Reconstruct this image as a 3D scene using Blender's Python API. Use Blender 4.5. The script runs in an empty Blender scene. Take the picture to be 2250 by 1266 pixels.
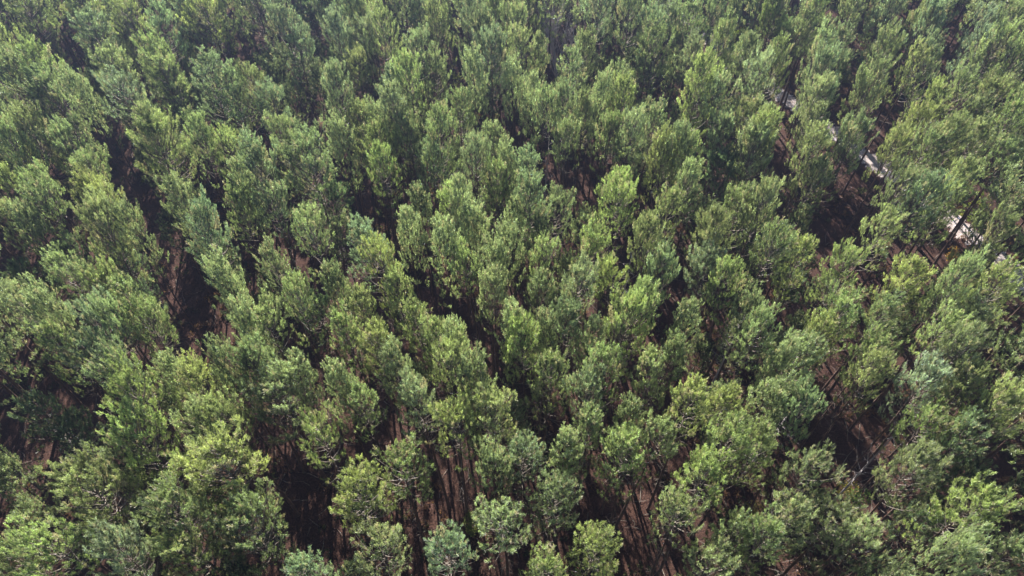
import bpy, math, random
import numpy as np
from mathutils import Vector, Matrix, Euler
R = math.radians
sc = bpy.context.scene
C = sc.collection

# ------------------------------------------------------------------ camera
CAM_H = 60.0
PITCH = R(50.3)
cam_d = bpy.data.cameras.new("camera")
cam = bpy.data.objects.new("camera", cam_d)
C.objects.link(cam)
cam.location = (0, 0, CAM_H)
cam.rotation_euler = (R(90) - PITCH, 0, 0)
cam_d.sensor_width = 36
cam_d.lens = 24.0
cam_d.clip_start = 0.5
cam_d.clip_end = 3000
sc.camera = cam

# ------------------------------------------------------------------ sky and sun
SUN_EL, SUN_AZ = R(38), R(-11.7)          # azimuth measured from +Y towards +X: the sun stands ahead, a little left
w = bpy.data.worlds.new("World")
sc.world = w
w.use_nodes = True
nt = w.node_tree
bg = nt.nodes["Background"]
sky = nt.nodes.new("ShaderNodeTexSky")
sky.sky_type = 'NISHITA'
sky.sun_disc = False
sky.sun_elevation = SUN_EL
sky.sun_rotation = SUN_AZ
nt.links.new(sky.outputs[0], bg.inputs[0])
bg.inputs[1].default_value = 0.05
sun_d = bpy.data.lights.new("sun", 'SUN')
sun_d.energy = 5.0
sun_d.angle = R(0.5)
sun_d.color = (1.0, 0.945, 0.87)
sun = bpy.data.objects.new("sun", sun_d)
C.objects.link(sun)
sdir = Vector((math.cos(SUN_EL) * math.sin(SUN_AZ), math.cos(SUN_EL) * math.cos(SUN_AZ), math.sin(SUN_EL)))
sun.rotation_euler = sdir.to_track_quat('Z', 'Y').to_euler()
sun.location = (0, 0, 100)
sc.view_settings.view_transform = 'Standard'
sc.view_settings.look = 'None'
sc.view_settings.exposure = 2.05
sc.view_settings.gamma = 1
sc.cycles.max_bounces = 5
sc.cycles.diffuse_bounces = 2
sc.cycles.transmission_bounces = 3
sc.cycles.volume_bounces = 0

# ------------------------------------------------------------------ helpers
def tag(o, label=None, cat=None, group=None, kind=None):
    if label: o['label'] = label
    if cat: o['category'] = cat
    if group: o['group'] = group
    if kind: o['kind'] = kind
    return o

def px(x, y, z=0.0):
    """the world point at height z seen at photograph pixel (x, y)"""
    dx, dy = (x - 1125) / 1500, (633 - y) / 1500
    cp, sp = math.cos(PITCH), math.sin(PITCH)
    d = Vector((dx, cp + dy * sp, -sp + dy * cp))
    t = (z - CAM_H) / d.z
    return Vector((0, 0, CAM_H)) + d * t, t            # t is the depth along the camera's axis

def depth(p):
    cp, sp = math.cos(PITCH), math.sin(PITCH)
    return p.y * cp - (p.z - CAM_H) * sp

class MB:
    """collects tubes and triangles"""
    def __init__(s): s.v, s.f, s.n = [], [], 0
    def tube(s, pts, rad, sides=5, cap=True):
        pts = [Vector(p) for p in pts]
        base = s.n
        for i, p in enumerate(pts):
            d = (pts[min(i + 1, len(pts) - 1)] - pts[max(i - 1, 0)]).normalized()
            a = d.cross(Vector((0.31, 0.87, 0.12)) if abs(d.z) > 0.8 else Vector((0, 0, 1))).normalized()
            b = d.cross(a)
            for k in range(sides):
                t = 2 * math.pi * k / sides
                q = p + (a * math.cos(t) + b * math.sin(t)) * rad[i]
                s.v.append((q.x, q.y, q.z)); s.n += 1
        for i in range(len(pts) - 1):
            for k in range(sides):
                k2 = (k + 1) % sides
                s.f.append((base + i * sides + k, base + i * sides + k2, base + (i + 1) * sides + k2, base + (i + 1) * sides + k))
        if cap:
            s.f.append(tuple(base + (len(pts) - 1) * sides + k for k in range(sides)))
            s.f.append(tuple(base + k for k in reversed(range(sides))))
    def mesh(s, name, mat, smooth=True):
        me = bpy.data.meshes.new(name)
        me.from_pydata(s.v, [], s.f)
        me.materials.append(mat)
        if smooth: me.polygons.foreach_set('use_smooth', [True] * len(me.polygons))
        me.update()
        return me

def tri_mesh(name, V, mat, col=None):
    """V: (n,3,3) triangles; col: (n,4) per-triangle data written to the corner attribute 'leaf'"""
    n = len(V)
    me = bpy.data.meshes.new(name)
    me.vertices.add(n * 3); me.loops.add(n * 3); me.polygons.add(n)
    me.vertices.foreach_set('co', V.reshape(-1).astype(np.float32))
    me.loops.foreach_set('vertex_index', np.arange(n * 3, dtype=np.int32))
    me.polygons.foreach_set('loop_start', np.arange(0, n * 3, 3, dtype=np.int32))
    if col is not None:
        a = me.color_attributes.new('leaf', 'FLOAT_COLOR', 'CORNER')
        a.data.foreach_set('color', np.repeat(col, 3, axis=0).reshape(-1).astype(np.float32))
    me.materials.append(mat)
    me.update(); me.validate()
    return me

def add(name, me, parent=None):
    o = bpy.data.objects.new(name, me)
    C.objects.link(o)
    if parent: o.parent = parent
    return o

def empty(name, loc=(0, 0, 0)):
    o = bpy.data.objects.new(name, None)
    C.objects.link(o)
    o.location = loc
    o.empty_display_size = 0.5
    return o

# ------------------------------------------------------------------ materials
def new_mat(name):
    m = bpy.data.materials.new(name)
    m.use_nodes = True
    t = m.node_tree
    t.nodes.clear()
    return m, t

def N(t, kind, **kw):
    n = t.nodes.new(kind)
    for k, v in kw.items(): setattr(n, k, v)
    return n

def leaf_mat(name, lo, hi, dead, transl=0.40, spec=0.5, use_obj=True):
    m, t = new_mat(name)
    L = t.links.new
    out = N(t, 'ShaderNodeOutputMaterial')
    at = N(t, 'ShaderNodeVertexColor', layer_name='leaf')
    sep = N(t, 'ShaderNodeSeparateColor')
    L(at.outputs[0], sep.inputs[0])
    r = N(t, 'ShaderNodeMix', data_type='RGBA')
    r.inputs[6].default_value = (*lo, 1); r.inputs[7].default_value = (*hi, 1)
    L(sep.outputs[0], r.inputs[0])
    mul = N(t, 'ShaderNodeMix', data_type='RGBA', blend_type='MULTIPLY')
    mul.inputs[0].default_value = 1
    L(r.outputs[2], mul.inputs[6])
    if use_obj:
        oi = N(t, 'ShaderNodeObjectInfo')
        L(oi.outputs['Color'], mul.inputs[7])
    else:
        mul.inputs[7].default_value = (1, 1, 1, 1)
    dm = N(t, 'ShaderNodeMix', data_type='RGBA')
    L(sep.outputs[1], dm.inputs[0]); L(mul.outputs[2], dm.inputs[6])
    dm.inputs[7].default_value = (*dead, 1)
    p = N(t, 'ShaderNodeBsdfPrincipled')
    L(dm.outputs[2], p.inputs['Base Color'])
    p.inputs['Roughness'].default_value = 0.5
    p.inputs['Specular IOR Level'].default_value = spec
    tr = N(t, 'ShaderNodeBsdfTranslucent')
    tc = N(t, 'ShaderNodeMix', data_type='RGBA', blend_type='MULTIPLY')
    tc.inputs[0].default_value = 1; tc.inputs[7].default_value = (1.1, 1.25, 0.65, 1)
    L(dm.outputs[2], tc.inputs[6]); L(tc.outputs[2], tr.inputs[0])
    mx = N(t, 'ShaderNodeMixShader')
    mx.inputs[0].default_value = transl
    L(p.outputs[0], mx.inputs[1]); L(tr.outputs[0], mx.inputs[2]); L(mx.outputs[0], out.inputs[0])
    return m

def bark_mat(name, a, b, scale=3.0, rough=0.85):
    m, t = new_mat(name)
    L = t.links.new
    out = N(t, 'ShaderNodeOutputMaterial'); p = N(t, 'ShaderNodeBsdfPrincipled')
    tc = N(t, 'ShaderNodeTexCoord'); mp = N(t, 'ShaderNodeMapping')
    mp.inputs['Scale'].default_value = (scale, scale, scale * 0.22)
    no = N(t, 'ShaderNodeTexNoise'); no.inputs['Scale'].default_value = 4; no.inputs['Detail'].default_value = 6
    rp = N(t, 'ShaderNodeValToRGB')
    rp.color_ramp.elements[0].position = 0.35; rp.color_ramp.elements[0].color = (*a, 1)
    rp.color_ramp.elements[1].position = 0.68; rp.color_ramp.elements[1].color = (*b, 1)
    bp = N(t, 'ShaderNodeBump'); bp.inputs['Strength'].default_value = 0.6; bp.inputs['Distance'].default_value = 0.03
    L(tc.outputs['Object'], mp.inputs[0]); L(mp.outputs[0], no.inputs[0]); L(no.outputs[0], rp.inputs[0])
    L(rp.outputs[0], p.inputs['Base Color']); L(no.outputs[0], bp.inputs['Height']); L(bp.outputs[0], p.inputs['Normal'])
    p.inputs['Roughness'].default_value = rough
    L(p.outputs[0], out.inputs[0])
    return m

def ground_mat(name, cols, scales=(0.16, 1.7, 7.0), bump=0.6):
    """three octaves of noise choose between the litter colours"""
    m, t = new_mat(name)
    L = t.links.new
    out = N(t, 'ShaderNodeOutputMaterial'); p = N(t, 'ShaderNodeBsdfPrincipled')
    tc = N(t, 'ShaderNodeTexCoord')
    prev = None
    for i, s in enumerate(scales):
        no = N(t, 'ShaderNodeTexNoise'); no.inputs['Scale'].default_value = s; no.inputs['Detail'].default_value = 8
        no.inputs['Roughness'].default_value = 0.65
        L(tc.outputs['Object'], no.inputs[0])
        rp = N(t, 'ShaderNodeValToRGB')
        rp.color_ramp.elements[0].position = 0.38; rp.color_ramp.elements[1].position = 0.62
        L(no.outputs[0], rp.inputs[0])
        mx = N(t, 'ShaderNodeMix', data_type='RGBA')
        if prev is None: mx.inputs[6].default_value = (*cols[0], 1)
        else: L(prev, mx.inputs[6])
        mx.inputs[7].default_value = (*cols[i + 1], 1)
        mu = N(t, 'ShaderNodeMath', operation='MULTIPLY'); mu.inputs[1].default_value = (0.8, 0.75, 0.75)[i]
        L(rp.outputs[0], mu.inputs[0]); L(mu.outputs[0], mx.inputs[0])
        prev = mx.outputs[2]
        last = no
    bp = N(t, 'ShaderNodeBump'); bp.inputs['Strength'].default_value = bump; bp.inputs['Distance'].default_value = 0.2
    L(last.outputs[0], bp.inputs['Height']); L(bp.outputs[0], p.inputs['Normal'])
    L(prev, p.inputs['Base Color'])
    p.inputs['Roughness'].default_value = 0.95
    p.inputs['Specular IOR Level'].default_value = 0.15
    L(p.outputs[0], out.inputs[0])
    return m

M_needle = leaf_mat('pine_needles', (0.012, 0.027, 0.017), (0.400, 0.455, 0.290), (0.47, 0.40, 0.31))  # the dark end also carries painted shade of the crown's inside
M_leaf = leaf_mat('broad_leaves', (0.11, 0.16, 0.05), (0.26, 0.31, 0.11), (0.42, 0.28, 0.12))
M_scrub = leaf_mat('scrub_leaves', (0.03, 0.045, 0.022), (0.12, 0.12, 0.055), (0.20, 0.11, 0.07), use_obj=False)
M_trunk = bark_mat('pine_bark', (0.050, 0.030, 0.024), (0.19, 0.115, 0.085))
M_limb = bark_mat('limb_bark', (0.07, 0.055, 0.045), (0.28, 0.24, 0.20), 6)
M_dead = bark_mat('weathered_wood', (0.24, 0.21, 0.21), (0.52, 0.47, 0.46), 5)
M_pale = bark_mat('pale_dry_bark', (0.42, 0.38, 0.40), (0.66, 0.61, 0.64), 5)
M_litter = ground_mat('needle_litter', [(0.011, 0.006, 0.005), (0.034, 0.015, 0.011), (0.007, 0.004, 0.004), (0.105, 0.056, 0.041)])
M_sand = ground_mat('pale_sand', [(0.42, 0.37, 0.36), (0.16, 0.10, 0.08), (0.50, 0.46, 0.45), (0.30, 0.24, 0.22)], scales=(0.5, 1.9, 11.0))

# ------------------------------------------------------------------ ground and the sandy track
def flat_grid(name, x0, x1, y0, y1, n, z, mat):
    xs = np.linspace(x0, x1, n); ys = np.linspace(y0, y1, n)
    v = [(x, y, z) for y in ys for x in xs]
    f = [(j * n + i, j * n + i + 1, (j + 1) * n + i + 1, (j + 1) * n + i) for j in range(n - 1) for i in range(n - 1)]
    me = bpy.data.meshes.new(name); me.from_pydata(v, [], f); me.materials.append(mat)
    return add(name, me)
tag(flat_grid('ground', -900, 900, -700, 1100, 40, 0.0, M_litter), kind='structure')

track_px = [(2330, 700), (2215, 590), (2110, 500), (2000, 410), (1912, 352), (1830, 290), (1735, 222), (1640, 150), (1545, 75), (1470, 20), (1400, -50)]
track = [px(x, y)[0] for x, y in track_px]
tv, tf = [], []
rt = random.Random(5)
fine = []
for i in range(len(track) - 1):
    for k in range(34): fine.append(track[i].lerp(track[i + 1], k / 34))
for i, p in enumerate(fine):
    q = fine[min(i + 1, len(fine) - 1)]; o = fine[max(i - 1, 0)]
    d = (q - o).normalized(); nrm = Vector((-d.y, d.x, 0))
    wl, wr = 1.45 + rt.uniform(-.55, .45), 1.45 + rt.uniform(-.55, .45)
    for s in (-wr, -wr * .5, 0, wl * .5, wl): tv.append(tuple(p + nrm * s + Vector((0, 0, 0.006))))
for i in range(len(fine) - 1):
    for k in range(4): tf.append((i * 5 + k, i * 5 + k + 1, (i + 1) * 5 + k + 1, (i + 1) * 5 + k))
me = bpy.data.meshes.new('sandy_track'); me.from_pydata(tv, [], tf); me.materials.append(M_sand)
me.update()
tag(add('sandy_track', me), kind='structure')

# ------------------------------------------------------------------ pine prototypes
def tufts(org, ax, rng, n, ln, wd, spread, var, dead, shoot=0.0):
    """n flat needle bundles fanning out of every tuft origin; returns triangles and their data"""
    m = len(org)
    o = np.repeat(org, n, axis=0); a = np.repeat(ax, n, axis=0)
    u = rng.random((m * n, 1))
    o = o + a * u * shoot
    d = a * (.55 + .6 * u) + rng.normal(0, spread, (m * n, 3))
    d /= np.linalg.norm(d, axis=1, keepdims=True)
    s = np.cross(d, rng.normal(0, 1, (m * n, 3))); s /= np.linalg.norm(s, axis=1, keepdims=True) + 1e-9
    l = ln * rng.uniform(0.75, 1.2, (m * n, 1))
    wv = wd * rng.uniform(0.7, 1.3, (m * n, 1))
    flip = rng.random((m * n, 1)) < 0.5
    tip = o + d * l
    A = np.where(flip, o + s * wv * .5, o)
    B = np.where(flip, o - s * wv * .5, tip + s * wv * .5)
    Cc = np.where(flip, tip, tip - s * wv * .5)
    V = np.stack([A, B, Cc], axis=1)
    col = np.zeros((m * n, 4)); col[:, 3] = 1
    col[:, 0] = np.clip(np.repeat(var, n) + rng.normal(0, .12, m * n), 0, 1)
    col[:, 1] = np.clip(np.repeat(dead, n), 0, 1)
    return V, col

def pine(seed, W, H=19.5, crown=9.0, nb=36, ln=0.24, wd=0.032, step=0.40, lod=False, droop=0.0):
    rnd = random.Random(seed); rng = np.random.default_rng(seed)
    ang, off = rnd.uniform(0, 6.28), rnd.uniform(0.1, 0.5)
    def axis(z):
        t = z / H
        return Vector((math.cos(ang) * off * t * t, math.sin(ang) * off * t * t, z)) + Vector((math.sin(z * .5 + seed) * .05, math.cos(z * .43 + seed) * .05, 0)) * t
    tr = MB()
    zs = [0, .25, .6, 1.5, 3, 5, 7, 9, 11, 13, 15, 16.5, 18, H - .3]
    r0 = 0.10 + W * 0.014
    tr.tube([axis(z) for z in zs], [r0 * (1.5 if z == 0 else 1.2 if z < .5 else 1) * (1 - .93 * (z / H) ** 1.25) for z in zs], 7)
    br = MB(); O, A, VR, DD = [], [], [], []
    br.tube([axis(z) for z in zs[4:]], [r0 * .6 * (1 - .93 * (z / H) ** 1.25) for z in zs[4:]], 4)
    z = H - 0.15; z0 = H - crown
    lob = [rnd.uniform(.62, 1.36) for _ in range(7)]; expo = rnd.uniform(.32, .52); sparse = rnd.choice((0, 0, .08, .2)); tier = rnd.uniform(.1, .26)
    lobz = [rnd.uniform(0, 6.28) for _ in range(7)]
    while z > z0:
        t = (H - z) / crown
        prof = min(1.0, (t / 0.36) ** expo) * (1 - 0.5 * max(0, (t - .58) / .42) ** 1.4)
        nbr = rnd.randint(3, 6) if t < .7 else rnd.randint(2, 4)
        a0 = rnd.uniform(0, 6.28)
        for k in range(nbr):
            a = a0 + 6.283 * k / nbr + rnd.uniform(-.35, .35)
            sec = int((a % 6.283) / 6.283 * 7) % 7
            Lb = max(.22, W / 2 * prof * lob[sec] * (1 + tier * math.sin(z * 1.9 + lobz[sec])) * rnd.uniform(.62, 1.15))
            if t > .08 and rnd.random() < sparse: continue
            if t > .55 and rnd.random() < .18 + .5 * (t - .55): continue
            el = R(56 - 54 * min(1, t * 1.3)) + rnd.uniform(-.15, .15)
            d0 = Vector((math.cos(a) * math.cos(el), math.sin(a) * math.cos(el), math.sin(el)))
            p = axis(z); pts = [p]; ns = max(3, int(Lb / .35)); d = d0.copy()
            side = Vector((-math.sin(a), math.cos(a), 0))
            bend = rnd.uniform(-.25, .25)
            for i in range(ns):
                d = (d + Vector((0, 0, .16)) + side * bend * .3).normalized()
                p = p + d * (Lb / ns); pts.append(p)
            rr = .012 + .012 * Lb
            br.tube(pts, [rr * (1 - .8 * i / ns) + .004 for i in range(ns + 1)], 3 if not lod else 3, cap=False)
            bare = .32 + .22 * t + rnd.uniform(0, .12)
            bvar = rnd.uniform(.15, .7); bdead = 1.0 if rnd.random() < (.01 + .035 * t) else 0.0
            nt_ = max(2, int(Lb * (1 - bare) / step))
            for j in range(nt_ + 1):
                s = bare + (1 - bare) * j / nt_
                f = s * ns; i = min(int(f), ns - 1); q = pts[i].lerp(pts[i + 1], f - i)
                bd = (pts[i + 1] - pts[i]).normalized()
                for sg in (-1, 1):
                    if j < nt_ and rnd.random() < .12: continue
                    w_ = math.sin(math.pi * (.12 + .8 * j / nt_))
                    tl = (.14 + .42 * w_ * min(1.3, Lb ** .5) + rnd.uniform(0, .14)) if j < nt_ else .2
                    td = (bd * rnd.uniform(.5, .9) + side * sg * rnd.uniform(.45, 1) + Vector((0, 0, rnd.uniform(-.15, .8)))).normalized() if j < nt_ else (bd + Vector((0, 0, .4)) + side * sg * .2).normalized()
                    nk = max(1, int(tl / .26))
                    for kk in range(nk):
                        u = (kk + 1) / nk
                        O.append(tuple(q + td * tl * u)); ax_ = td * .55 + Vector((0, 0, 1.1)) + Vector((rnd.gauss(0, .18), rnd.gauss(0, .18), 0))
                        A.append(tuple(ax_.normalized()))
                        VR.append(min(1, max(0, bvar - .32 + rnd.gauss(0, .2) + .12 * u + .5 * s)))  # paler new growth outward, plus inner crown shade put into the needle colour
                        DD.append(1.0 if bdead and rnd.random() < .75 else (rnd.uniform(.5, 1) if rnd.random() < .09 else rnd.uniform(0, .12)))
        z -= rnd.uniform(.36, .62) if t < .75 else rnd.uniform(.5, .85)
    # the leading shoot and the dead stubs under the crown
    for k in range(6):
        O.append(tuple(axis(H - .45 + .09 * k))); A.append((0, 0, 1)); VR.append(.8); DD.append(0)
    if not lod:
        z = z0
        while z > 4.5:
            for k in range(rnd.randint(1, 3)):
                a = rnd.uniform(0, 6.283); Lb = rnd.uniform(.35, 1.5) * (.5 + .5 * z / z0)
                d = Vector((math.cos(a), math.sin(a), rnd.uniform(-.25, .3))); p = axis(z)
                mid = p + d * Lb * .5 + Vector((rnd.uniform(-.1, .1), rnd.uniform(-.1, .1), rnd.uniform(-.05, .1)))
                e = p + d * Lb + Vector((0, 0, -.12))
                br.tube([p, mid, e], [.02, .014, .005], 3, cap=False)
                if Lb > .8:
                    br.tube([mid, mid + Vector((d.y, -d.x, .2)) * .35], [.01, .004], 3, cap=False)
            z -= rnd.uniform(.35, .8)
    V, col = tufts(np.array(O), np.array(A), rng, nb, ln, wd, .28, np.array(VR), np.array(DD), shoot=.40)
    return tr, br, V, col, axis(H)

PROTO = {}
for cls, Ws, seeds in (('b', 6.4, (1, 2, 3, 4, 5, 6, 7)), ('m', 5.2, (11, 12, 13, 14, 15, 16, 17)), ('s', 4.0, (21, 22, 23, 24, 25))):
    for sd in seeds:
        rr = random.Random(sd)
        crown = {'b': 9.2, 'm': 8.3, 's': 7.5}[cls] * rr.uniform(.82, 1.18)
        tr, br, V, col, top = pine(sd, Ws, crown=crown)
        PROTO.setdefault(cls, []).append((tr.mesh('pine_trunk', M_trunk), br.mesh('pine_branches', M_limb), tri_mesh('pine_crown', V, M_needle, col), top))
        print('tris', cls, sd, len(V), len(br.f))

# ------------------------------------------------------------------ the pines: apex pixel in the photograph, crown width there, look
# look: y yellow-green, g mid green, b blue-green, d dark green (lower tree, its shade put into the tint), p pale grey-green
PINES = """
40,-25,110,y 160,-20,120,y 195,42,100,b 247,2,60,d 275,18,90,y 350,22,80,b 445,8,115,y 402,-22,80,b 560,-18,95,b 616,32,90,b
681,14,90,d 735,46,70,b 650,74,80,b 68,116,110,y 5,82,70,y 14,141,80,g 100,186,90,g 157,180,45,y 240,121,95,g 330,96,80,y
345,137,105,g 378,172,70,d 457,139,100,b 506,167,95,b 555,169,80,g 593,207,85,b 266,191,95,b 319,256,75,g 336,283,110,y 436,268,60,g
496,303,60,y 626,278,70,g 564,334,85,b 673,328,115,g 52,261,80,g 12,292,60,g 134,300,85,g 170,322,60,g 206,346,70,g 242,376,70,y
75,389,70,g 196,397,95,y 12,381,55,y 483,379,60,g 521,369,50,y 611,386,60,g 726,162,75,b 746,286,50,g 380,409,60,g
767,-4,80,b 801,4,70,y 860,51,85,y 805,62,80,b 917,6,65,b 966,21,60,g 1020,11,60,b 1060,41,36,g 1085,-2,60,y 1133,26,60,g
1177,-4,75,y 911,82,60,b 785,131,80,g 857,164,60,b 893,134,60,y 960,134,65,g 1080,91,70,b 1040,138,45,y 1147,82,60,g 1184,88,45,y
1127,154,40,g 1170,178,50,b 1277,88,65,g 1253,124,75,g 1363,158,55,g 1323,184,45,g 1370,190,72,y 1317,-8,80,b 1384,4,75,b 1437,34,60,b
1478,28,70,b 1441,76,85,g 1200,214,55,g 1238,201,60,g 1284,214,55,g 770,241,60,g 828,248,36,b 860,201,70,b 813,291,85,y 890,264,55,g
850,338,65,y 967,254,85,g 1010,214,60,g 1080,288,58,g 1043,318,60,b 1153,341,70,b 1113,338,45,g 950,331,65,b 1008,404,45,y 1090,371,60,y
1250,281,50,g 1333,266,52,g 1393,264,58,g 1443,254,60,g 1180,284,50,d 1457,314,78,y 1370,393,70,y 1495,289,50,g 1283,301,55,d
1520,21,70,g 1573,11,60,g 1615,6,50,g 1653,2,55,d 1707,0,60,y 1800,-4,60,y 1877,6,60,g 1773,36,60,g 1967,0,60,p 1953,44,50,g
2047,0,60,g 2100,6,60,d 2060,32,65,b 2225,16,60,g 2150,34,60,p 1587,76,70,y 1527,96,60,b 1650,94,60,g 1715,101,68,y 1733,61,60,d
1790,91,70,g 1850,76,78,g 1785,131,70,b 1873,136,68,d 1912,126,78,d 1952,86,68,g 2013,114,68,b 2047,121,60,y 2133,76,78,p 2193,81,70,g
2236,116,70,g 1673,144,80,p 1623,151,60,d 1543,144,78,y 1640,236,68,g 1587,184,60,g 1795,186,60,g 1812,243,60,g 1727,253,68,g
1890,278,75,g 1777,291,68,g 1660,301,78,g 1697,266,58,y 1842,191,60,b 1965,151,78,g 1943,301,60,y 2000,251,88,y 2065,201,78,y 2117,184,78,g
2187,194,78,g 2234,238,60,y 2150,234,78,g 2100,278,88,g 1977,311,68,d 2050,301,70,g 2153,284,70,g 2240,321,70,g 1800,368,80,g 1515,376,55,g
2000,384,70,g 2097,391,75,g 2152,371,70,g 1513,306,58,g 1590,262,60,g 1585,345,62,d
5,463,60,g 45,471,50,y 76,421,78,g 150,426,78,b 236,421,85,y 216,463,85,g 110,491,78,y 275,471,50,y 395,416,55,g 420,476,95,b
520,431,70,g 483,588,30,b 650,416,70,d 596,426,70,g 680,481,85,g 735,421,70,d 128,574,55,g 187,593,60,g 225,611,60,y 265,629,60,g
300,636,55,d 350,656,60,g 35,649,78,g 93,661,50,g 180,656,70,b 205,692,85,b 250,683,68,g 325,681,78,y 107,726,60,y 187,757,88,b
593,561,60,b 650,628,65,y 735,603,48,y 535,691,45,g 577,689,78,g 495,781,42,g 545,771,88,g 683,661,78,d 363,796,48,g 422,817,88,y
650,811,78,g 735,816,50,g 20,806,60,g 77,816,50,y 250,801,78,b 745,706,60,y 33,591,70,d 150,541,78,d 260,551,78,d 340,549,45,d
783,479,75,g 797,511,82,b 840,548,68,y 920,429,50,b 893,473,45,g 990,421,55,y 1043,476,42,g 973,503,46,b 1083,431,60,d 1133,453,50,b
1220,446,75,g 1187,499,45,g 1110,521,48,g 1165,411,78,b 1083,553,50,y 1197,543,60,g 1020,571,58,y 1310,531,88,y 1270,603,74,b 1342,590,50,y
1080,611,60,g 1187,626,52,g 867,613,62,g 787,651,62,g 908,681,60,y 825,731,60,y 957,716,52,y 860,773,62,b 1003,733,42,g 985,766,78,y
1045,806,50,y 1127,688,48,g 1137,716,75,y 1250,686,70,b 1200,717,34,b 1410,639,68,g 1383,681,98,y 1310,717,40,g 1210,798,62,g 1327,786,78,g
1430,786,60,g 1490,753,52,g 1355,419,74,y 1430,493,65,g 1480,431,52,g 1490,566,68,b 760,821,48,y 905,796,60,g
1520,431,60,d 1630,429,78,g 1685,416,68,g 1543,481,80,g 1770,426,68,d 1713,521,85,g 1770,536,52,y 1520,558,78,b 1600,593,62,y
1697,629,48,g 1747,611,55,d 1515,676,50,g 1650,659,50,y 1865,568,88,y 1950,491,85,g 2050,406,95,b 2090,426,85,y 2045,566,50,g
2010,591,85,y 2200,491,88,g 2165,549,78,d 2115,591,88,g 2200,611,88,y 1857,661,88,y 1950,673,84,g 2093,706,60,y
2150,686,88,g 2133,742,85,g 1763,758,88,g 1720,777,42,g 1927,791,68,g 1913,750,65,y 1817,713,75,y 1677,706,60,g 1533,719,50,g
2050,816,80,p 2143,821,60,g
277,846,115,y 290,945,128,y 427,906,62,g 480,899,105,y 485,978,145,y 612,849,140,b 697,935,90,y 165,1054,125,y
370,1099,105,g 540,1141,125,g 100,1191,110,y 247,1189,85,b 395,1196,125,y 25,885,100,d 150,935,80,d 5,1035,40,d 60,1130,36,d
787,873,75,g 910,851,85,b 1075,886,98,g 1005,921,98,y 880,1013,105,y 785,1056,100,y 1297,916,58,g 1250,961,36,b 1383,894,38,y 1378,974,82,y
1462,946,80,g 1155,991,82,b 1085,1009,42,y 1220,1076,84,g 1107,1139,98,g 990,1201,68,b 835,1191,88,g 1305,1191,85,y 1457,1113,90,g
1205,1246,70,y 1290,851,80,b 1525,859,65,y 1593,876,62,y 1607,951,82,y 1680,959,78,g 1550,1026,70,y 1793,1019,84,g 1817,871,80,b
1705,866,42,y 2050,919,90,y 2133,941,105,b 2217,871,88,y 2020,1006,88,g 1840,1131,110,g 1905,1168,85,g 1695,1166,70,g 1623,1156,55,g
1560,1226,84,g 2167,1099,98,y 2235,1206,70,g 2030,1131,80,d 1750,1111,65,g 1970,1259,44,g 2120,1207,50,y 20,1215,55,g 660,1245,60,b
"""
TINT = {'y': (1.17, 1.16, 0.90), 'g': (1.06, 1.06, 0.98), 'b': (0.95, 1.0, 1.10), 'd': (0.60, 0.70, 0.70), 'p': (1.25, 1.25, 1.5)}  # the d tint is darkened to stand for shade on those pines
LOOK = {'y': 'yellow-green', 'g': 'mid-green', 'b': 'blue-green', 'd': 'dark green', 'p': 'pale grey-green'}
rnd = random.Random(77)

def seg_dist(p, a, b):
    ab = b - a; t = max(0, min(1, (p - a).dot(ab) / ab.length_squared))
    return (p - (a + ab * t)).length

trees = []
for tok in PINES.split():
    x, y, wpx, c = tok.split(',')
    x, y, wpx = float(x), float(y), float(wpx)
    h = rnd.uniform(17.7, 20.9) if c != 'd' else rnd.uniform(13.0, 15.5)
    P, t = px(x, y, h)
    wm = wpx * t / 1500
    base = Vector((P.x, P.y, 0))
    trees.append(dict(x=x, y=y, w=wm, c=c, h=h, b=base, key=wm / t))
trees.sort(key=lambda d: -d['key'])
keep = []
for d in trees:                                    # two stems never stand closer than this
    if any((d['b'] - e['b']).length < 1.35 for e in keep): continue
    for i in range(len(track) - 1):                # stems stand beside the track, not on it
        a, b2 = track[i], track[i + 1]
        q = seg_dist(d['b'], a, b2)
        if q < 1.9:
            n = (b2 - a).normalized(); n = Vector((-n.y, n.x, 0))
            s = 1 if (d['b'] - a).dot(n) > 0 else -1
            d['b'] = d['b'] + n * s * (1.9 - q)
    keep.append(d)
rest = keep[300:]
keep = keep[:300]
print('pines kept', len(keep), 'of', len(trees))

# ---- what each label says: the look, and where to find it
ROWS = [(-999, 60, 'at the top edge'), (60, 140, 'just under the top edge'), (140, 230, 'near the top'), (230, 330, 'in the upper part'), (330, 430, 'above mid-height'),
        (430, 530, 'slightly above the middle'), (530, 640, 'at mid-height'), (640, 750, 'slightly below the middle'), (750, 860, 'in the lower part'),
        (860, 980, 'low down'), (980, 1100, 'near the bottom'), (1100, 9999, 'at the bottom edge')]
COLS = [(-999, 150, 'far left'), (150, 370, 'left'), (370, 600, 'left of centre'), (600, 840, 'just left of centre'), (840, 1040, 'centre-left'), (1040, 1210, 'dead centre'), (1210, 1410, 'centre-right'),
        (1410, 1640, 'just right of centre'), (1640, 1870, 'right of centre'), (1870, 2090, 'right'), (2090, 9999, 'far right')]
MARKS = [(1225, 150, 60, 'beside the leafless grey tree'), (2110, 500, 75, 'beside the wide pale patch of sandy track'), (1912, 352, 60, 'beside the bright white strip of track'),
         (1830, 290, 55, 'beside the pale slab-like stretch of track'), (315, 450, 60, 'beside the bright tan patch of forest floor'),
         (1380, 610, 50, 'beside the thin bare twiggy stem')]
def size_word(d):
    return 'slim' if d['w'] < 2.1 else ('broad' if d['w'] > 3.15 else 'medium')
cells = {}
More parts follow.
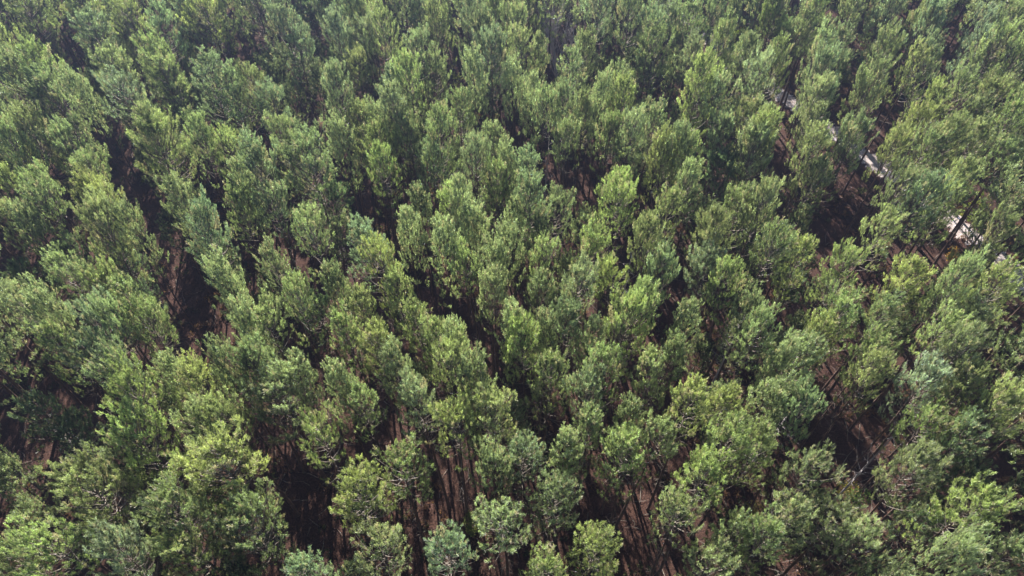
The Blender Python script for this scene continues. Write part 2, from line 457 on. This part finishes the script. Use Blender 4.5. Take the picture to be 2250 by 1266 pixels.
for d in keep:
    row = next(n for a, b, n in ROWS if a <= d['y'] < b); col = next(n for a, b, n in COLS if a <= d['x'] < b)
    place = f'{row}, {col}'
    for mx, my, rad, txt in MARKS:
        if math.hypot(d['x'] - mx, d['y'] + 40 - my) < rad: place = txt
    d['place'] = place
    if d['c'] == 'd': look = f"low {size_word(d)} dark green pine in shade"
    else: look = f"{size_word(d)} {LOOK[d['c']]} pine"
    d['look'] = look
    cells.setdefault((look, place), []).append(d)
for (look, place), ds in cells.items():
    if len(ds) == 1:
        ds[0]['label'] = f'{look}, {place}'
    else:
        horiz = max(e['x'] for e in ds) - min(e['x'] for e in ds) >= max(e['y'] for e in ds) - min(e['y'] for e in ds)
        ds.sort(key=lambda e: e['x'] if horiz else e['y'])
        n = len(ds)
        words = {2: ('leftmost', 'rightmost') if horiz else ('rear', 'front'),
                 3: ('leftmost', 'middle', 'rightmost') if horiz else ('rear', 'middle', 'front'),
                 4: ('leftmost', 'second', 'third', 'rightmost')}.get(n, ('first', 'second', 'third', 'fourth', 'fifth', 'sixth'))
        cnt = {2: 'two', 3: 'three', 4: 'four', 5: 'five', 6: 'six'}[n]
        for k, e in enumerate(ds): e['label'] = f'{look}, {words[k]} of {cnt} {place}'

def in_frame(p):
    z = depth(p)
    if z <= 0: return None
    X = p.x / z * 1500 + 1125
    cp, sp = math.cos(PITCH), math.sin(PITCH)
    Y = 633 - (p.y * sp + (p.z - CAM_H) * cp) / z * 1500
    return X, Y
KEY_GAPS = [(315,450,18),(1910,355,8),(2110,505,20),(1830,290,16),(1228,90,34),(1003,165,12),(780,395,12),(2060,150,20),(1000,1130,8),(650,1070,12),(690,1170,8),
            (1390,1165,10),(40,1000,70),(430,620,18),(930,640,16),(1080,800,14),(1760,960,20),(1480,650,14),(40,1150,35),(1700,370,18),(1850,490,24),(1280,430,24),(1500,690,20),(900,600,20),(870,40,20),(450,770,20),(1930,270,16),(1720,960,25),(1730,222,10)]
for d in keep:
    want = min(7.6, max(2.7, d['w'] * 1.36 + .6)) * (1.14 if d['y'] > 950 else 1)
    push = 0.0
    for gx, gy, gr in KEY_GAPS:                    # no stem stands in the openings that the photograph shows
        for z, rad in ((d['h'] - 1, .25), (d['h'] - 3, .38), (d['h'] - 6, .45), (d['h'] - 9, .32), (6, .03), (2, .03)):
            p = Vector((d['b'].x, d['b'].y, z)); zz = depth(p); q = in_frame(p); k = 1500 / zz
            over = gr + rad * want * k - math.hypot(q[0] - gx, q[1] - gy)
            if over > 0:
                m_ = over / k * (1 if q[0] >= gx else -1)
                if abs(m_) > abs(push): push = m_
    if push: d['b'] = d['b'] + Vector((max(-1.5, min(1.5, push)), 0, 0))
    if abs(push) > 1.0: want = max(3.2, want * .92)
    cls = 's' if d['w'] < 2.1 else ('b' if d['w'] > 3.15 else 'm')
    Wp = {'b': 6.4, 'm': 5.2, 's': 4.0}[cls]
    trunk_me, branch_me, crown_me, top = rnd.choice(PROTO[cls])
    root = empty('pine_tree', d['b'])
    sz = d['h'] / 19.5
    sxy = want / Wp
    root.scale = (sxy, sxy, sz)
    root.rotation_euler = (R(rnd.gauss(0, 2)), R(rnd.gauss(0, 2)), rnd.uniform(0, 6.283))
    tip = root.rotation_euler.to_matrix() @ Vector((top.x * sxy, top.y * sxy, top.z * sz))
    root.location = (d['b'].x - tip.x, d['b'].y - tip.y, -0.02)      # the tip, not the foot, stands where the photograph shows it
    tag(root, d['label'], 'pine', 'pines of the plantation')
    add('trunk', trunk_me, root)
    add('branch_whorls', branch_me, root)
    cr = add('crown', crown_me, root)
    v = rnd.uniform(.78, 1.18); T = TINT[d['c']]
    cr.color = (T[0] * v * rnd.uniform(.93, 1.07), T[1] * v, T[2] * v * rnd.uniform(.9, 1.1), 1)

# ------------------------------------------------------------------ the pines round about, outside the three hundred
lods = []
for sd, W in ((41, 6.2), (42, 5.4), (43, 4.8)):
    tr, br, V, col, top = pine(sd, W, crown=9.5, nb=20, ln=.27, wd=.052, step=.44, lod=True)
    lods.append((tr, V, col))
rs = random.Random(9)
stand = []
occupied = [e['b'] for e in keep]
GAPS = [(315,450,40),(480,440,35),(790,440,40),(1280,430,50),(60,980,100),(40,1150,50),(650,1080,60),(690,1180,40),(1000,1150,50),(1390,1170,60),(1700,370,45),
        (1840,500,50),(1930,270,60),(1910,360,45),(2110,510,65),(1380,590,35),(1000,160,35),(1500,700,40),(900,600,40),(2060,150,60),(1940,620,50),(1730,960,50),
        (870,1000,40),(1230,120,50),(850,30,40),(420,700,60),(1830,290,40),(1730,225,35),(1545,70,35),
        (150,210,35),(160,120,30),(230,330,35),(260,400,35),(800,460,35),(860,530,35),(930,640,35),(965,700,30),(1200,380,30),(1480,650,30),(1500,730,30),
        (1070,750,30),(1085,850,40),(450,750,45),(480,690,35),(1175,880,30),(1210,970,40),(1700,900,35),(1770,970,40),(1960,580,35),(2000,790,30),(2190,850,30),(1850,1060,40),
        (740,600,25),(1160,780,25),(560,190,30),(700,310,30),(1450,610,30),(100,1000,60),(1150,1150,30),(230,640,20),(1090,700,20)]
def blocks(b):
    for z, rad in ((3, 0), (7, 1.2), (11, 2.4), (14, 2.0)):
        p = Vector((b.x, b.y, z)); q = in_frame(p); k = rad * 1500 / depth(p)
        if any(math.hypot(q[0] - gx, q[1] - gy) < gr * .8 + k * .4 for gx, gy, gr in GAPS): return True
    return False
for e in rest:
    stand.append((e['b'], e['h'] / 19.5)); occupied.append(e['b'])
yy = -22.0
while yy < 148:
    xx = -115.0 + rs.uniform(0, 3)
    while xx < 105:
        p = Vector((xx + rs.uniform(-1.2, 1.2), yy + rs.uniform(-1.2, 1.2), 19.5))
        q = in_frame(p)
        if q is not None and abs(p.x) < 40 + .66 * max(0, p.y):
            inside = -10 < q[0] < 2260 and -35 < q[1] < 1275
            b = Vector((p.x, p.y, 0))
            low = inside and min((b - o).length for o in occupied) > 2.15 and not blocks(b)
            if low or (not inside and all((b - o).length > 3.5 for o in occupied)):
                if min(seg_dist(b, track[i], track[i + 1]) for i in range(len(track) - 1)) > 2.0:
                    stand.append((b, low)); occupied.append(b)
        xx += 2.4
    yy += 2.4
print('surrounding pines', len(stand))
Vs, Cs = [], []; tb = MB()
print('lod tris', [len(l[1]) for l in lods])
for b, low in stand:
    tr, V, col = rs.choice(lods)
    a = rs.uniform(0, 6.283); ca, sa = math.cos(a), math.sin(a); s = rs.uniform(.85, 1.15); sz = rs.uniform(.93, 1.06)
    if low is True: sz = rs.uniform(.58, .78); s *= .72
    elif low: sz = low; s *= .66
    M = np.array([[ca * s, -sa * s, 0], [sa * s, ca * s, 0], [0, 0, sz]])
    Vs.append(V @ M.T + np.array([b.x, b.y, 0]))
    c2 = col.copy(); c2[:, 0] = np.clip(c2[:, 0] + (rs.uniform(-.25, .35) if low is not True else rs.uniform(-.35, 0)), 0, 1); Cs.append(c2)  # low tier gets darker needles: understorey shade painted into the colour
    o = tb.n
    vv = np.array(tr.v) @ M.T + np.array([b.x, b.y, 0])
    tb.v.extend(map(tuple, vv)); tb.f.extend([tuple(i + o for i in f) for f in tr.f]); tb.n += len(tr.v)
wood = add('surrounding_forest', tri_mesh('surrounding_forest', np.concatenate(Vs), M_needle, np.concatenate(Cs)))
tag(wood, 'mass of further pine crowns closing in behind and around the nearer pines', 'forest', kind='stuff')
wt = add('trunks', tb.mesh('forest_trunks', M_trunk), wood)
wt['kind'] = 'stuff'

# ------------------------------------------------------------------ leafless and dead trees
def grow(mb, p, d, L, r, lvl, rn, up=.12, spread=.55, kids=4):
    pts = [p]; n = 4
    for i in range(n):
        d = (d + Vector((rn.gauss(0, .1), rn.gauss(0, .1), up * rn.random()))).normalized()
        p = p + d * L / n; pts.append(p)
    mb.tube(pts, [r * (1 - .6 * i / n) for i in range(n + 1)], 5 if lvl > 1 else 3, cap=False)
    if lvl == 0: return
    for k in range(kids):
        i = rn.randint(1, n); q = pts[i]
        nd = (d + Vector((rn.gauss(0, spread), rn.gauss(0, spread), rn.gauss(.1, spread * .5)))).normalized()
        grow(mb, q, nd, L * rn.uniform(.5, .75), r * .5, lvl - 1, rn, up, spread, kids)

def bare_tree(x, y, h, label, seed, spread=.42, lean=(0, 0)):
    P, t = px(x, y, h * .55)
    root = empty('bare_tree', (P.x, P.y, 0)); tag(root, label, 'bare tree')
    rn = random.Random(seed)
    mb = MB(); zs = [0, .3, h * .2, h * .4]
    mb.tube([(lean[0] * z, lean[1] * z, z) for z in zs], [.17, .13, .11, .085], 7)
    add('trunk', mb.mesh('bare_trunk', M_dead), root)
    bm_ = MB()
    for k in range(9):
        z = h * rn.uniform(.15, .4); a = rn.uniform(0, 6.28)
        grow(bm_, Vector((lean[0] * z, lean[1] * z, z)), Vector((math.cos(a) * .38, math.sin(a) * .38, 1)).normalized(), h * rn.uniform(.28, .38), .10, 3, rn, spread=spread, kids=4)
    add('branch_spread', bm_.mesh('bare_branches', M_pale), root)
bare_tree(1226, 88, 17, 'leafless grey tree with fine twiggy branches, near the top centre', 3, .34)

def snag(x, y, z, h, label, seed, lean):
    P, t = px(x, y, z)
    root = empty('dead_pine', (P.x - lean[0] * z, P.y - lean[1] * z, 0)); tag(root, label, 'dead tree')
    rn = random.Random(seed); mb = MB()
    zs = [0, h * .25, h * .5, h * .75, h]
    mb.tube([(lean[0] * q, lean[1] * q, q) for q in zs], [.12, .1, .085, .06, .02], 6)
    add('trunk', mb.mesh('snag_trunk', M_dead), root)
    b = MB(); q = h * .4
    b.tube([(lean[0] * e, lean[1] * e, e) for e in (h * .35, h * .6, h * .97)], [.05, .035, .01], 4)
    while q < h:
        a = rn.uniform(0, 6.28); L = rn.uniform(.5, 1.7)
        o = Vector((lean[0] * q, lean[1] * q, q)); d = Vector((math.cos(a), math.sin(a), rn.uniform(-.1, .5)))
        m = o + d * L * .55; e = m + (d + Vector((rn.gauss(0, .4), rn.gauss(0, .4), .3))) * L * .45
        b.tube([o, m, e], [.028, .018, .006], 4, cap=False)
        b.tube([m, m + Vector((-d.y, d.x, .3)) * .4], [.012, .005], 3, cap=False)
        q += rn.uniform(.25, .6)
    add('branch_stubs', b.mesh('snag_branches', M_dead), root)
snag(1380, 600, 12, 14.5, 'thin bare twiggy stem standing in the dark gap right of the bright centre pines', 1, (0, 0))
snag(1612, 745, 10, 13, 'thin pale dead pine with bare side branches, right of centre below the middle', 2, (.05, .04))
snag(1712, 938, 10, 12.5, 'short pale dead trunk leaning out of the dark gap, lower right', 3, (.09, .03))
snag(150, 972, 10, 13.5, 'slender dead pine with grey twigs in the dark gap at the lower left', 4, (-.02, .05))
snag(1205, 330, 12, 14, 'dead pine with arching pale twigs in the shaded gap above the centre', 6, (.02, -.03))
snag(1925, 1000, 9, 13, 'leaning dark dead pine in the gap at the lower right', 5, (.10, .08))

# ------------------------------------------------------------------ broadleaf saplings and shrubs under the pines
def sapling(name, x, y, h, W, label, cat, tint, seed, dead=.06, ls=.12):
    P, t = px(x, y, h)
    root = empty(name, (P.x, P.y, 0)); tag(root, label, cat)
    rn = random.Random(seed); rng = np.random.default_rng(seed)
    st = MB(); O, A = [], []
    st.tube([(0, 0, 0), (.03, .02, h * .5), (.06, -.02, h * .95)], [.05, .035, .01], 5)
    n = int(26 * h / 3)
    for k in range(n):
        z = h * rn.uniform(.25, .95); a = rn.uniform(0, 6.28)
        L = W / 2 * (1 - abs(z / h - .55) * 1.1) * rn.uniform(.5, 1.1)
        d = Vector((math.cos(a), math.sin(a), .45)).normalized()
        o = Vector((.03, 0, z)); e = o + d * L
        st.tube([o, e], [.014, .004], 3, cap=False)
        for j in range(9):
            q = o + d * L * rn.uniform(.4, 1.05) + Vector((rn.gauss(0, .1), rn.gauss(0, .1), rn.gauss(0, .1)))
            O.append(tuple(q)); A.append((d.x * .5, d.y * .5, .4))
    V, col = tufts(np.array(O), np.array(A), rng, 4, ls, ls * .8, .8, rng.random(len(O)), (rng.random(len(O)) < dead) * 1.0)
    add('stem', st.mesh('sapling_stem', M_limb), root)
    f = add('foliage', tri_mesh('sapling_leaves', V, M_leaf, col), root)
    f.color = (*tint, 1)
SAP = [
 ('broadleaf_sapling', 1927, 20, 8, 2.6, 'whitish leafy tree shimmering between pines at the top right', 'sapling', (2.3, 2.1, 2.8)),
 ('broadleaf_sapling', 1189, 58, 9, 2.0, 'light yellow-green leafy tree just left of the leafless grey tree', 'sapling', (1.7, 1.6, .9)),
 ('broadleaf_sapling', 780, 385, 4, 2.2, 'small whitish shrub lit in the gap left of the upper centre', 'shrub', (2.3, 2.1, 2.6)),
 ('broadleaf_sapling', 1003, 165, 4, 2.4, 'pale dry shrub at the foot of a dark trunk near the top centre', 'shrub', (2.1, 1.7, 2.0)),
 ('broadleaf_sapling', 835, 182, 4, 1.8, 'small pale bush glinting behind pine tips near the top, centre-left', 'shrub', (2.0, 1.9, 2.4)),
 ('broadleaf_sapling', 572, 322, 5, 2.4, 'greyish pale bush in a gap, upper part, left of centre', 'shrub', (2.0, 1.7, 2.2)),
 ('broadleaf_sapling', 1822, 165, 4, 1.6, 'small orange-yellow bush behind a dark trunk, upper right', 'shrub', (2.6, 1.3, .7)),
 ('broadleaf_sapling', 1628, 62, 5, 2.4, 'yellow-green bush between two dark trunks near the top right', 'shrub', (1.6, 1.5, .8)),
 ('broadleaf_sapling', 2165, 425, 6, 3.2, 'loose yellow-green bush at the edge of the sandy track', 'shrub', (1.5, 1.5, .7)),
 ('broadleaf_sapling', 2110, 545, 3, 2.4, 'rusty orange-brown bush below the sandy track', 'shrub', (2.0, .9, .6)),
 ('broadleaf_sapling', 1900, 1082, 6, 2.6, 'pale round-leaved sapling beside dark trunks near the bottom right', 'sapling', (1.2, 1.35, 1.1)),
 ('broadleaf_sapling', 205, 1028, 6, 2.2, 'thin grey-leaved sapling in the shade between two bright pines, lower left', 'sapling', (.9, 1.0, 1.1)),
 ('broadleaf_sapling', 1035, 1130, 5, 1.8, 'olive sapling on red soil between two trunks, bottom centre', 'sapling', (1.1, 1.0, .8)),
 ('broadleaf_sapling', 1870, 1062, 3, 1.8, 'ochre fern-like bush beside the leaning dark trunk, bottom right', 'shrub', (1.6, 1.1, .6)),
 ('broadleaf_sapling', 1590, 555, 4, 2.6, 'brownish green bush in the gap right of centre', 'shrub', (1.3, 1.0, .7)),
 ('broadleaf_sapling', 1660, 1110, 3, 1.8, 'tan dry bush in the dark gap near the bottom, right of centre', 'shrub', (1.7, 1.1, .8)),
 ('broadleaf_sapling', 1240, 1010, 6, 1.6, 'small dark sapling under the slim rounded pine, near the bottom', 'sapling', (.8, .95, .7)),
]
for i, a in enumerate(SAP): sapling(*a[:7], a[7], 100 + i)

# ------------------------------------------------------------------ undergrowth, litter and fallen sticks: nobody could count them
rg = np.random.default_rng(4)
n = 15000
X = rg.uniform(-95, 95, n); Y = rg.uniform(-8, 125, n)
clump = (np.sin(X * .35 + 1.3 * np.sin(Y * .21)) + np.sin(Y * .41 + X * .17)) > rg.normal(.2, .8, n)
keepi = (np.abs(X) < 34 + .62 * np.maximum(0, Y)) & clump
X, Y = X[keepi], Y[keepi]
tp = np.array([[t.x, t.y] for t in track])
dist = np.full(len(X), 99.)
for i in range(len(tp) - 1):
    a, b = tp[i], tp[i + 1]; ab = b - a
    u = np.clip(((X - a[0]) * ab[0] + (Y - a[1]) * ab[1]) / (ab @ ab), 0, 1)
    dist = np.minimum(dist, np.hypot(X - a[0] - u * ab[0], Y - a[1] - u * ab[1]))
X, Y = X[dist > 1.1], Y[dist > 1.1]
k = 7
org = np.stack([np.repeat(X, k) + rg.normal(0, .28, len(X) * k), np.repeat(Y, k) + rg.normal(0, .28, len(X) * k), rg.uniform(0, .45, len(X) * k)], axis=1)
axv = rg.normal(0, .5, (len(org), 3)); axv[:, 2] = np.abs(axv[:, 2]) + .5
V, col = tufts(org, axv, rg, 7, .32, .10, .6, np.repeat(rg.random(len(X)), k), np.repeat((rg.random(len(X)) < .45) * 1.0, k))
tag(add('undergrowth', tri_mesh('undergrowth', V, M_scrub, col)), 'low brown and green scrub scattered over the needle litter', 'undergrowth', kind='stuff')
rl = random.Random(31); sb = MB()
for i in range(2400):
    y0 = rl.uniform(-5, 115); x0 = rl.uniform(-1, 1) * (34 + .6 * max(0, y0)); a = rl.uniform(0, 6.28); L = rl.uniform(.5, 2.6)
    p = Vector((x0, y0, .05)); d = Vector((math.cos(a), math.sin(a), 0))
    sb.tube([p, p + d * L * .5 + Vector((0, 0, .12)), p + d * L + Vector((rl.uniform(-.3, .3), rl.uniform(-.3, .3), .02))], [.035, .025, .01], 4)
tag(add('fallen_sticks', sb.mesh('fallen_sticks', M_limb)), 'grey fallen sticks lying on the forest floor', 'sticks', kind='stuff')

# ------------------------------------------------------------------ the air
HAZE = 0.0016
if HAZE:
    m, t = new_mat('haze_air')
    out = N(t, 'ShaderNodeOutputMaterial'); pv = N(t, 'ShaderNodeVolumePrincipled')
    pv.inputs['Color'].default_value = (0.46, 0.60, 1.0, 1); pv.inputs['Density'].default_value = HAZE; pv.inputs['Anisotropy'].default_value = 0.87
    t.links.new(pv.outputs[0], out.inputs['Volume'])
    x0, x1, y0, y1, z0, z1 = -905, 905, -705, 1105, -1.0, 64.0
    v = [(x, y, z) for z in (z0, z1) for y in (y0, y1) for x in (x0, x1)]
    f = [(0, 2, 3, 1), (4, 5, 7, 6), (0, 1, 5, 4), (2, 6, 7, 3), (0, 4, 6, 2), (1, 3, 7, 5)]
    me = bpy.data.meshes.new('haze'); me.from_pydata(v, [], f); me.materials.append(m)
    tag(add('haze', me), kind='stuff')
